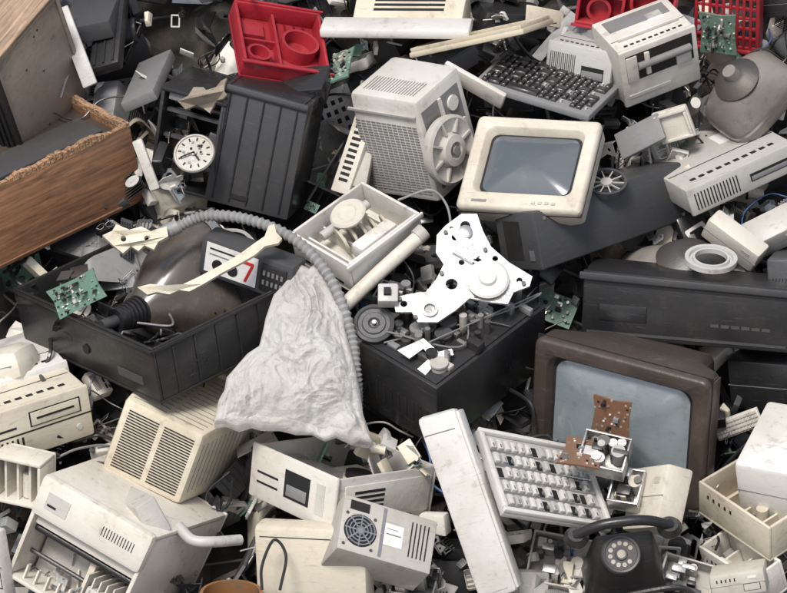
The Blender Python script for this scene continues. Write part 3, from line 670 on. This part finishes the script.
def open_tray():
    o=Item('open_paper_feed_tray',(297,262),(58,32),(-6,-28),Y=(70,-55),off=.55); x,y,z=o.L
    o.tray(0,0,0,x,y,z,.035,'white','z',.012)
    for i in range(4): o.box(.03,y*(.18+.2*i),.03,x-.03,y*(.18+.2*i)+.02,z*.5,'white')
    for i in range(5):
        a=y*(.32+.11*i); o.lathe((x*.45+.04*i,a,z*.6),(.3,1,.2),[(.14-.01*i,0),(.15-.01*i,.012),(.14-.01*i,.028),(.05,.028),(.04,.05)],'cream',seg=26)
    o.cyl((x*.2,y*.25,z*.6),(.1,1,.1),.05,y*.6,'lgray'); o.box(x*.65,y*.3,z*.3,x*.85,y*.8,z*.8,'white',.03)
    o.box(x+.003,-.02,z-.06,x+.03,y+.02,z,'white',.008); o.slots(.1,x-.1,.06,.12,4,1); o.done(.03)
    o=Free('white_plastic_tube'); o.tube([chart(342,308,.65),chart(380,272,.7),chart(420,236,.7)],.075,'white',seg=18); o.cyl(chart(424,231,.72),chart(342,308,.65)-chart(420,236,.7),.085,.1,'lgray'); o.done()
    o=Item('round_white_lid',(328,230),(40,-10),(-6,-22),xn=10,zn=-22,D=.04,off=.72); x,y,z=o.L
    o.lathe((x/2,0,z/2),(0,-1,0),[(.18,-.03),(.19,0),(.17,.02),(.1,.02),(.08,.0)],'white'); o.done()
open_tray()
def black_base():
    o=Item('black_equipment_chassis',(362,402),(75,44),(-2,-60),Y=(112,-80),off=.55); x,y,z=o.L
    o.box(0,0,0,x,y,z,'black',.02); o.box(.04,.04,z,x-.04,y-.04,z+.02,'black',.006)
    o.slots(.08,x-.08,.08,z*.7,9,1,fx=.3); r=random.Random(5)
    for i in range(85):
        a,b=r.uniform(.06,x-.12),r.uniform(.06,y-.2); h=r.uniform(.03,.18); m=r.choice(['metal','darkmetal','black','zinc','lgray','gray','dgray','metal'])
        q=r.random()
        if q<.45: o.cyl((a,b,z+.02),(0,0,1),r.uniform(.015,.06),h,m,seg=14)
        elif q<.6: o.lathe((a,b,z+.02),(0,0,1),[(.08,0),(.08,.03),(.05,.03),(.05,.06),(.09,.06),(.09,.08),(.02,.08)],m,seg=22)
        else: o.box(a,b,z+.02,a+r.uniform(.02,.22),b+r.uniform(.02,.1),z+.02+h*.6,m,.004)
    for i in range(3): o.tube([(r.uniform(.1,x),r.uniform(.1,y),z+.05+.03*q) for q in range(4)],.009,r.choice(['black','gray']),seg=6)
    o.done()
black_base()
def bracket():
    o=Item('tape_drive_mechanism',(395,325),(138,0),(0,-113),xn=0,zn=-55,D=.05,off=1.0)
    c=lambda px,py,r,n=14:circ(*o.loc(px,py),r,n)
    out=[(437,234),(446,224),(462,212),(478,212),(484,230),(492,246),(510,262),(533,276),(530,286),(514,292),(508,304),(490,302),(470,298),(456,310),(438,322),(418,322),(412,312),(396,312),(393,298),(410,294),(426,292),(436,280),(444,264),(436,252)]
    holes=[c(466,224,.05),c(456,236,.04),c(470,246,.045),c(478,262,.05),c(452,284,.06),c(506,276,.035),c(520,280,.03),c(496,258,.03),c(430,310,.06),c(404,304,.035),c(462,262,.03)]
    o.plate([o.loc(*p) for p in out],holes,.03,'zinc')
    def at(px,py,y=0): a=o.loc(px,py); return (a[0],y,a[1])
    o.lathe(at(488,281,-.02),(0,-1,0),[(.2,0),(.21,.03),(.19,.05),(.09,.05),(.08,.09),(.04,.09)],'white',seg=32)
    o.lathe(at(430,310,-.0),(0,-1,0),[(.08,0),(.08,.03),(.055,.03),(.05,.0)],'metal'); o.lathe(at(466,232,0),(0,-1,0),[(.07,0),(.07,.04),(.04,.05)],'metal')
    for p in ((446,232),(486,250),(524,284),(416,318),(400,300),(476,296),(442,274)): o.cyl(at(*p),(0,-1,0),.022,.03,'darkmetal',seg=8)
    for p in ((440,240),(520,282),(420,314),(475,220)): o.cyl(at(*p,.03),(0,1,0),.03,.4,'metal',seg=10)
    o.tube([at(452,252,-.05),at(470,262,-.06),at(486,270,-.06),at(500,290,-.03)],.012,'metal',seg=6)
    o.plate([o.loc(*p) for p in [(446,226),(452,222),(470,240),(480,256),(476,260),(460,244)]],[c(452,228,.02)],.02,'metal',y=-.03)
    o.plate([o.loc(*p) for p in [(398,350),(424,338),(440,352),(430,356),(424,348),(410,358)]],[],.02,'zinc',y=-.0)
    o.plate([o.loc(*p) for p in [(418,368),(436,352),(452,348),(454,354),(440,358),(426,374)]],[],.02,'zinc',y=-.0)
    o.box(*at(378,306,-.1),*[a+b for a,b in zip(at(378,306,-.1),(.2,.16,.2))],'lgray',.02); o.box(*at(384,300,-.14),*[a+b for a,b in zip(at(384,300,-.14),(.07,.06,.07))],'slot')
    o.done(.01)
    o=Item('rubber_drive_pulley',(354,342),(40,0),(0,-36),xn=0,zn=-15,D=.05,off=.85); x,y,z=o.L
    o.lathe((x/2,0,z/2),(0,-1,0),[(.19,-.06),(.2,-.03),(.2,.02),(.17,.03),(.155,.015),(.12,.015),(.11,.03),(.06,.03),(.04,.01)],'dgray',seg=36); o.cyl((x/2,-.02,z/2),(0,-1,0),.02,.04,'metal'); o.done()
bracket()
def bb_right():
    o=Item('black_video_recorder',(583,334),(205,16),(4,-62),Y=(24,-30),off=.5,D=.9); x,y,z=o.L
    o.box(0,0,0,x,y*.6,z,'black',.03); o.box(.03,-.008,z*.86,x-.03,.01,z*.9,'slot'); o.box(.05,-.01,z*.08,x-.05,.01,z*.12,'dgray'); o.box(-.03,-.03,z-.05,x+.03,-.0,z+.02,'dgray',.01)
    o.box(0,.0,z,x,.05,z+.03,'black',.01); o.box(x*.08,-.012,z*.3,x*.3,.01,z*.55,'black',.004); o.slots(x*.6,x*.9,z*.3,z*.4,6,1,y=0,mat='dgray'); o.done(.02)
    o=Item('white_magnet_ring',(686,272),(52,2),(0,-24),xn=0,zn=-42,D=.05,off=.75); x,y,z=o.L
    o.lathe((x/2,0,z/2),(0,-1,0),[(.26,0),(.26,.05),(.22,.05),(.21,.02),(.19,.02),(.18,.05),(.16,.05),(.16,0)],'lgray',seg=36,cap0=False,cap1=False); o.done()
bb_right()
o=crt('crt_television',(528,466),(166,44),(4,-130),None,1.1,.45,'brownblack','tvscreen',m=.16,mb=.16,Y=(42,-34),rad=.09,bulge=.12); x,y,z=o.L
o.box(x-.01,.1,.05,x+.008,y*.25,z-.05,'brownblack',.004); o.done(.004)
board('circuit_board',(590,432),(38,8),(2,-38),10,1.05,'pcbbrown',seed=8,n=4)
board('circuit_board',(556,462),(42,6),(12,-26),10,1.1,'pcbbrown',seed=9,n=5)
def mech(name,O,X,Z,xn,D,off,seed,body='metal'):
    r=random.Random(seed); o=Item(name,O,X,Z,xn=xn,zn=-20,D=D,off=off); x,y,z=o.L
    o.tray(0,0,0,x,y,z,.02,body,'y',.004)
    for i in range(12):
        a,b=r.uniform(.03,x*.75),r.uniform(.03,z*.75); m=r.choice(['metal','white','black','darkmetal','lgray','dgray','zinc'])
        if r.random()<.4: o.cyl((a+.05,y*.8,b+.05),(0,-1,0),r.uniform(.02,.07),y*.8+r.uniform(0,.06),m,seg=16)
        else: o.box(a,-r.uniform(0,.05),b,a+r.uniform(.05,.15),y*.8,b+r.uniform(.03,.10),m,.006)
    o.done()
mech('disk_drive_mechanism',(576,462),(46,10),(6,-34),10,.2,1.15,3)
mech('disk_drive_mechanism',(606,500),(30,4),(4,-34),10,.2,.9,4)
mech('disk_drive_mechanism',(388,592),(44,6),(0,-30),10,.2,.3,6)
mech('disk_drive_mechanism',(654,592),(52,14),(-6,-40),10,.2,.35,7,'lgray')
mech('disk_drive_mechanism',(524,580),(60,10),(-2,-50),10,.2,.1,8,'lgray')
mech('disk_drive_mechanism',(372,296),(30,8),(2,-18),10,.15,.9,9,'black')
def pc_case():
    o=Item('open_computer_case',(252,494),(82,32),(6,-50),Y=(96,-12),off=.6); x,y,z=o.L
    o.tray(0,0,0,x,y,z,.03,'lgray','z',.01)
    o.box(-.02,-.05,-.02,x+.02,-.002,z+.02,'white',.02)
    o.box(x*.42,-.056,z*.25,x*.72,-.03,z*.8,'slot'); o.box(x*.45,-.062,z*.3,x*.69,-.03,z*.52,'gray',.004); o.box(x*.08,-.055,z*.3,x*.34,-.03,z*.34,'slot'); o.box(x*.08,-.055,z*.5,x*.34,-.03,z*.54,'slot'); o.box(x*.8,-.055,z*.2,x*.9,-.03,z*.8,'lgray')
    o.box(.06,y*.08,.03,x*.6,y*.4,z*.75,'metal',.01); o.box(x*.2,y*.5,.03,x*.8,y*.9,z*.5,'white',.02); o.cyl((x*.5,y*.65,z*.5),(0,0,1),.13,.06,'slot')
    o.box(x+.003,y*.06,z*.15,x+.02,y*.94,z*.85,'white',.008); o.slots(y*.12,y*.5,z*.25,z*.75,1,5,y=x+.02,face='x'); o.done(.02)
    o=Item('power_supply_unit',(337,548),(94,28),(8,-52),xn=-25,D=.5,off=.95); x,y,z=o.L
    o.box(0,0,0,x,y,z,'lgray',.012); cx,cz=.2,z*.42
    o.cyl((cx,.004,cz),(0,-1,0),.165,.008,'slot',seg=30)
    for r_ in (.15,.115,.08,.045): o.lathe((cx,-.006,cz),(0,-1,0),[(r_,0),(r_,.012),(r_-.012,.012),(r_-.012,0)],'metal',seg=28,cap0=False,cap1=False)
    for a in range(4): o.box(-.16,-.016,-.007,.16,-.008,.007,'metal',0,Matrix.Translation((cx,0,cz))@Matrix.Rotation(math.pi*a/4,4,'Y'))
    o.cyl((cx,-.006,cz),(0,-1,0),.04,.012,'metal')
    for p in ((.05,-.17),(.33,-.17),(.05,.15),(.33,.15)): o.cyl((p[0],.0,cz+p[1]),(0,-1,0),.015,.01,'darkmetal',seg=8)
    o.box(.07,-.01,z-.13,.26,.005,z-.04,'slot'); o.slots(x*.72,x*.94,z*.2,z*.85,5,1,fx=.3,fz=1); o.box(x*.46,-.003,z*.3,x*.66,.01,z*.7,'label'); o.box(x*.48,-.006,z*.5,x*.64,.01,z*.52,'gray'); o.box(x*.48,-.006,z*.6,x*.6,.01,z*.61,'gray')
    o.slots(x*.1,x*.9,y*.2,y*.8,8,3,y=z,face='z',fx=.5,fz=.3)
    o.box(x*.42,-.012,z*.05,x*.45,.0,z*.95,'metal'); o.done()
pc_case()
def beige_panel():
    o=Item('beige_computer_side_cover',(256,604),(112,0),(0,-80),Y=(14,-12),off=.65,D=.3); x,y,z=o.L
    o.box(0,0,0,x,y,z,'cream',.05); o.box(.06,-.004,z*.86,x-.06,.01,z*.87,'slot'); o.done()
beige_panel()
def tall_slab():
    o=Item('white_keyboard_back_cover',(478,604),(38,-12),(-60,-184),xn=14,D=.16,off=1.05); x,y,z=o.L
    o.box(0,0,0,x,y,z,'white',.05); o.box(x-.04,.03,.03,x+.02,.2,z-.03,'white',.02); o.box(.04,-.003,.06,x-.08,.01,.07,'lgray'); o.box(.03,-.003,z*.9,x-.06,.01,z*.905,'gray'); o.done(.02)
    o=Item('stripped_keyboard_frame',(504,512),(112,20),(-24,-80),xn=-58,D=.08,off=.85); x,y,z=o.L
    o.box(0,.02,0,x,.08,z,'lgray',.01)
    for q in ((0,0,x,.05),(0,z-.05,x,z)): o.box(q[0],-.03,q[1],q[2],.02,q[3],'white',.01)
    for q in ((0,.05,.05,z-.05),(x-.05,.05,x,z-.05)): o.box(q[0],-.03,q[1],q[2],.02,q[3],'white',.01)
    r=random.Random(1)
    for j in range(5):
        zz=.08+j*(z-.16)/5; o.box(.06,-.005,zz-.008,x-.06,.02,zz+.006,'metal')
        for i in range(13):
            xx=.09+i*(x-.18)/13; q=r.random(); m='white' if q<.72 else ('lgray' if q<.82 else 'slot')
            o.box(xx,-.02 if m!='slot' else .01,zz+.03,xx+(x-.18)/13*.62,.03,zz+(z-.16)/5*.8,m,.004 if m!='slot' else 0)
            if r.random()<.6: o.box(xx+.02,-.026,zz+.04,xx+.032,-.0,zz+.08,'gray')
    o.done(.02)
tall_slab()
def phone():
    o=Item('black_telephone',(586,602),(82,-6),(-2,-26),Y=(-6,-34),off=.8); x,y,z=o.L
    o.hexa([(0,0,0),(x,0,0),(x,y,0),(0,y,0),(.12,.1,z*.9),(x-.12,.1,z*.9),(x-.1,y-.05,z*1.5),(.1,y-.05,z*1.5)],'black',.05)
    c=Vector((x*.45,y*.48,z*1.12)); d=Vector((0,-.45,1)).normalized(); M=axisM(c,d)
    o.lathe(c,d,[(.19,0),(.19,.07),(.175,.09),(.155,.085),(.15,.07),(.06,.07),(.055,.09),(.03,.09)],'dgray',seg=32)
    for i in range(10): a=.5+i*.55; o.cyl(M@Vector((.105*math.cos(a),.105*math.sin(a),.068)),d,.022,.006,'lgray',seg=12)
    o.cyl(M@Vector((0,0,.085)),d,.04,.01,'lgray',seg=18)
    o.tube([(-.06,y*.86,z*1.55),(x*.2,y*.86,z*1.85),(x*.5,y*.86,z*1.92),(x*.8,y*.86,z*1.85),(x+.06,y*.86,z*1.55)],.05,'black',seg=14)
    o.lathe((-.05,y*.86,z*1.35),(0,0,1),[(.1,0),(.12,.05),(.08,.12)],'black'); o.lathe((x+.05,y*.86,z*1.35),(0,0,1),[(.1,0),(.12,.05),(.08,.12)],'black'); o.done()
phone()
def wbox(name,O,X,Z,Y,off,mat='white',D=None,open=False,seed=0,bev=.03,plain=False):
    r=random.Random(seed); o=Item(name,O,X,Z,Y=Y,D=D,off=off); x,y,z=o.L
    if open:
        o.tray(0,0,0,x,y,z,.035,mat,open,.012)
        for i in range(3): o.box(x*(.2+.25*i),y*.2 if open=='y' else .036,.036,x*(.2+.25*i)+.025,y-.04,z*.5 if open=='z' else z-.04,mat)
        o.cyl((x*.6,y*.5,.05),(0,0,1),.06,z*.5,mat)
        if open=='z': o.slots(x*.1,x*.5,z*.6,z*.8,5,1,fx=.3,y=0)
    else:
        o.box(0,0,0,x,y,z,mat,bev)
        if not plain: o.slots(x*.1,x*.5,z*.6,z*.85,5,1,fx=.3,y=0); o.box(x*.6,-.004,z*.2,x*.9,.01,z*.5,'slot'); o.box(x*.61,-.008,z*.22,x*.89,.01,z*.48,mat)
        o.box(.0,-.003,z*.5,x,.01,z*.512,'gray')
        if mat in('white','lgray'): o.box(x*.7,-.004,z*.7,x*.85,.01,z*.8,'lgray' if mat!='lgray' else 'label')
    o.done(.02)
def printer():
    o=Item('white_printer',(2,575),(112,60),(50,-102),Y=(60,-14),off=.6); x,y,z=o.L
    o.tray(0,0,0,x,y,z,.05,'white','y',.02); o.box(.05,.08,z*.55,x-.05,.12,z*.62,'white',.01); o.box(-.01,-.04,z*.64,x+.01,.1,z+.02,'white',.06)
    o.box(.08,y*.3,.05,x*.5,y-.05,z*.4,'lgray',.02); o.box(x*.55,y*.15,.08,x*.6,y-.05,z*.5,'cream'); o.cyl((.06,.16,z*.5),(1,0,0),.04,x-.12,'black'); o.cyl((.06,.25,z*.25),(1,0,0),.025,x-.12,'darkmetal')
    for i in range(7): o.box(x*(.12+.1*i),.06,.05,x*(.12+.1*i)+.02,.12,z*.18,'white')
    for i in range(5): o.box(x*(.62+.06*i),.04,z*.1,x*(.62+.06*i)+.015,.4,z*.4,'white')
    o.box(x*.65,.04,z*.12,x*.9,.2,z*.3,'lgray',.02); o.box(x*.1,-.046,z*.75,x*.3,-.03,z*.9,'lgray'); o.box(x*.12,-.05,z*.78,x*.2,-.03,z*.8,'slot'); o.slots(x*.6,x*.9,z*.75,z*.92,12,1,y=-.04,fx=.25); o.done(.02)
printer()
wbox('white_plastic_box',(-8,500),(50,10),(2,-46),(14,-12),.4,'white',open='y')
wbox('white_plastic_box',(-6,600),(14,2),(-10,-70),(10,-6),.3)
wbox('white_office_machine',(738,516),(76,12),(-10,-54),(42,-60),.7,'white',bev=.05,plain=True)
wbox('white_plastic_box',(698,514),(66,44),(-3,-34),(46,-26),.5,'cream',open='z')
wbox('power_adapter',(712,600),(54,-10),(-4,-24),(6,-10),.6,'lgray',bev=.03)
wbox('white_plastic_box',(622,530),(30,-6),(14,-62),(14,4),.85,'white',D=.3,plain=True)
wbox('white_plastic_box',(705,575),(50,30),(-10,-30),(30,-20),.2,'white',open='z')
wbox('white_plastic_box',(120,522),(40,14),(-20,-32),(20,-10),.3,'lgray',plain=True)
wbox('grey_plastic_grille',(200,384),(60,-24),(-4,-20),(-14,-16),.1,'beige')
wbox('black_plastic_case',(770,350),(40,-4),(4,-90),(20,-16),.5,'dgray')
wbox('black_plastic_case',(730,410),(60,4),(-4,-50),(20,-16),-.1,'black')
wbox('black_plastic_case',(455,250),(60,10),(4,-40),(20,-16),-.1,'black')
wbox('black_plastic_case',(20,180),(80,-10),(4,-60),(20,-16),-.4,'black')
wbox('white_plastic_box',(700,235),(48,40),(6,-16),(12,-12),.45,'white',D=.2,plain=True)
wbox('white_plastic_box',(755,262),(50,-20),(-8,-14),(-8,-16),.35,'lgray',D=.3,plain=True)
wbox('black_plastic_case',(756,20),(50,-4),(-4,-26),(20,-16),.3,'black')
def fan():
    o=Item('cooling_fan',(584,194),(42,2),(2,-24),xn=4,zn=-28,D=.08,off=.6); x,y,z=o.L
    o.lathe((x/2,0,z/2),(0,-1,0),[(.2,-.05),(.21,.03),(.18,.03),(.175,-.02)],'dgray',seg=30,cap0=True,cap1=False); o.cyl((x/2,-.0,z/2),(0,-1,0),.06,.03,'lgray')
    for i in range(10): o.box(.05,-.02,-.006,.18,-.005,.006,'lgray',0,Matrix.Translation((x/2,0,z/2))@Matrix.Rotation(i*math.pi/5,4,'Y'))
    o.done()
fan()
def barrel():
    o=Free('rusty_drum'); c=chart(232,640,.1); d=Vector((0,.95,.35)).normalized(); o.lathe(c,d,[(.28,-.4),(.28,.45),(.3,.47),(.3,.5),(.27,.5),(.26,.1)],'orange',seg=36); o.done()
    o=Free('grey_hose_elbow'); o.tube([chart(178,526,.6),chart(192,540,.62),chart(212,542,.6),chart(240,540,.4)],.055,'lgray',seg=12); o.done()
    o=Free('black_power_cable'); o.tube([chart(262,590,.9),chart(262,566,.95),chart(274,540,.95),chart(286,556,.9),chart(280,590,.9)],.015,'black'); o.done()
    o=Free('black_power_cable'); o.tube([chart(610,600,1.1),chart(645,592,1.1),chart(680,588,1.1),chart(700,600,1.)],.03,'black'); o.done()
    o=Free('white_wire'); o.tube([chart(398,200,.8),chart(430,190,.9),chart(446,204,.85),chart(450,226,.9),chart(440,234,.8)],.012,'gray'); o.done()
barrel()
# ================================================================ LIGHT, SKY, CAMERA
w=bpy.data.worlds.new('World'); scene.world=w; w.use_nodes=True; nt=w.node_tree
sky=nt.nodes.new('ShaderNodeTexSky'); sky.sky_type='NISHITA'; sky.sun_disc=False; sky.dust_density=3.0; sky.air_density=.8
sd=Vector((-.22,-.42,.86)).normalized(); sky.sun_elevation=math.asin(sd.z); sky.sun_rotation=math.atan2(sd.x,sd.y)
hs=nt.nodes.new('ShaderNodeHueSaturation'); hs.inputs['Saturation'].default_value=.6
nt.links.new(sky.outputs[0],hs.inputs['Color']); nt.links.new(hs.outputs[0],nt.nodes['Background'].inputs[0]); nt.nodes['Background'].inputs[1].default_value=.15
sl=bpy.data.lights.new('sun','SUN'); sl.energy=2.8; sl.angle=math.radians(16); sl.color=(1,.96,.90)
so=bpy.data.objects.new('sun',sl); scene.collection.objects.link(so); so.rotation_euler=sd.to_track_quat('Z','Y').to_euler()
cam=bpy.data.cameras.new('camera'); co=bpy.data.objects.new('camera',cam); scene.collection.objects.link(co)
cam.sensor_width=36; cam.lens=36*DC/7.87; cam.clip_end=2000; cam.clip_start=.1
co.matrix_world=Matrix.Translation(B@Vector((0,0,DC))*S)@B.to_4x4(); scene.camera=co
scene.view_settings.view_transform='Standard'; scene.view_settings.look='None'; scene.view_settings.exposure=0
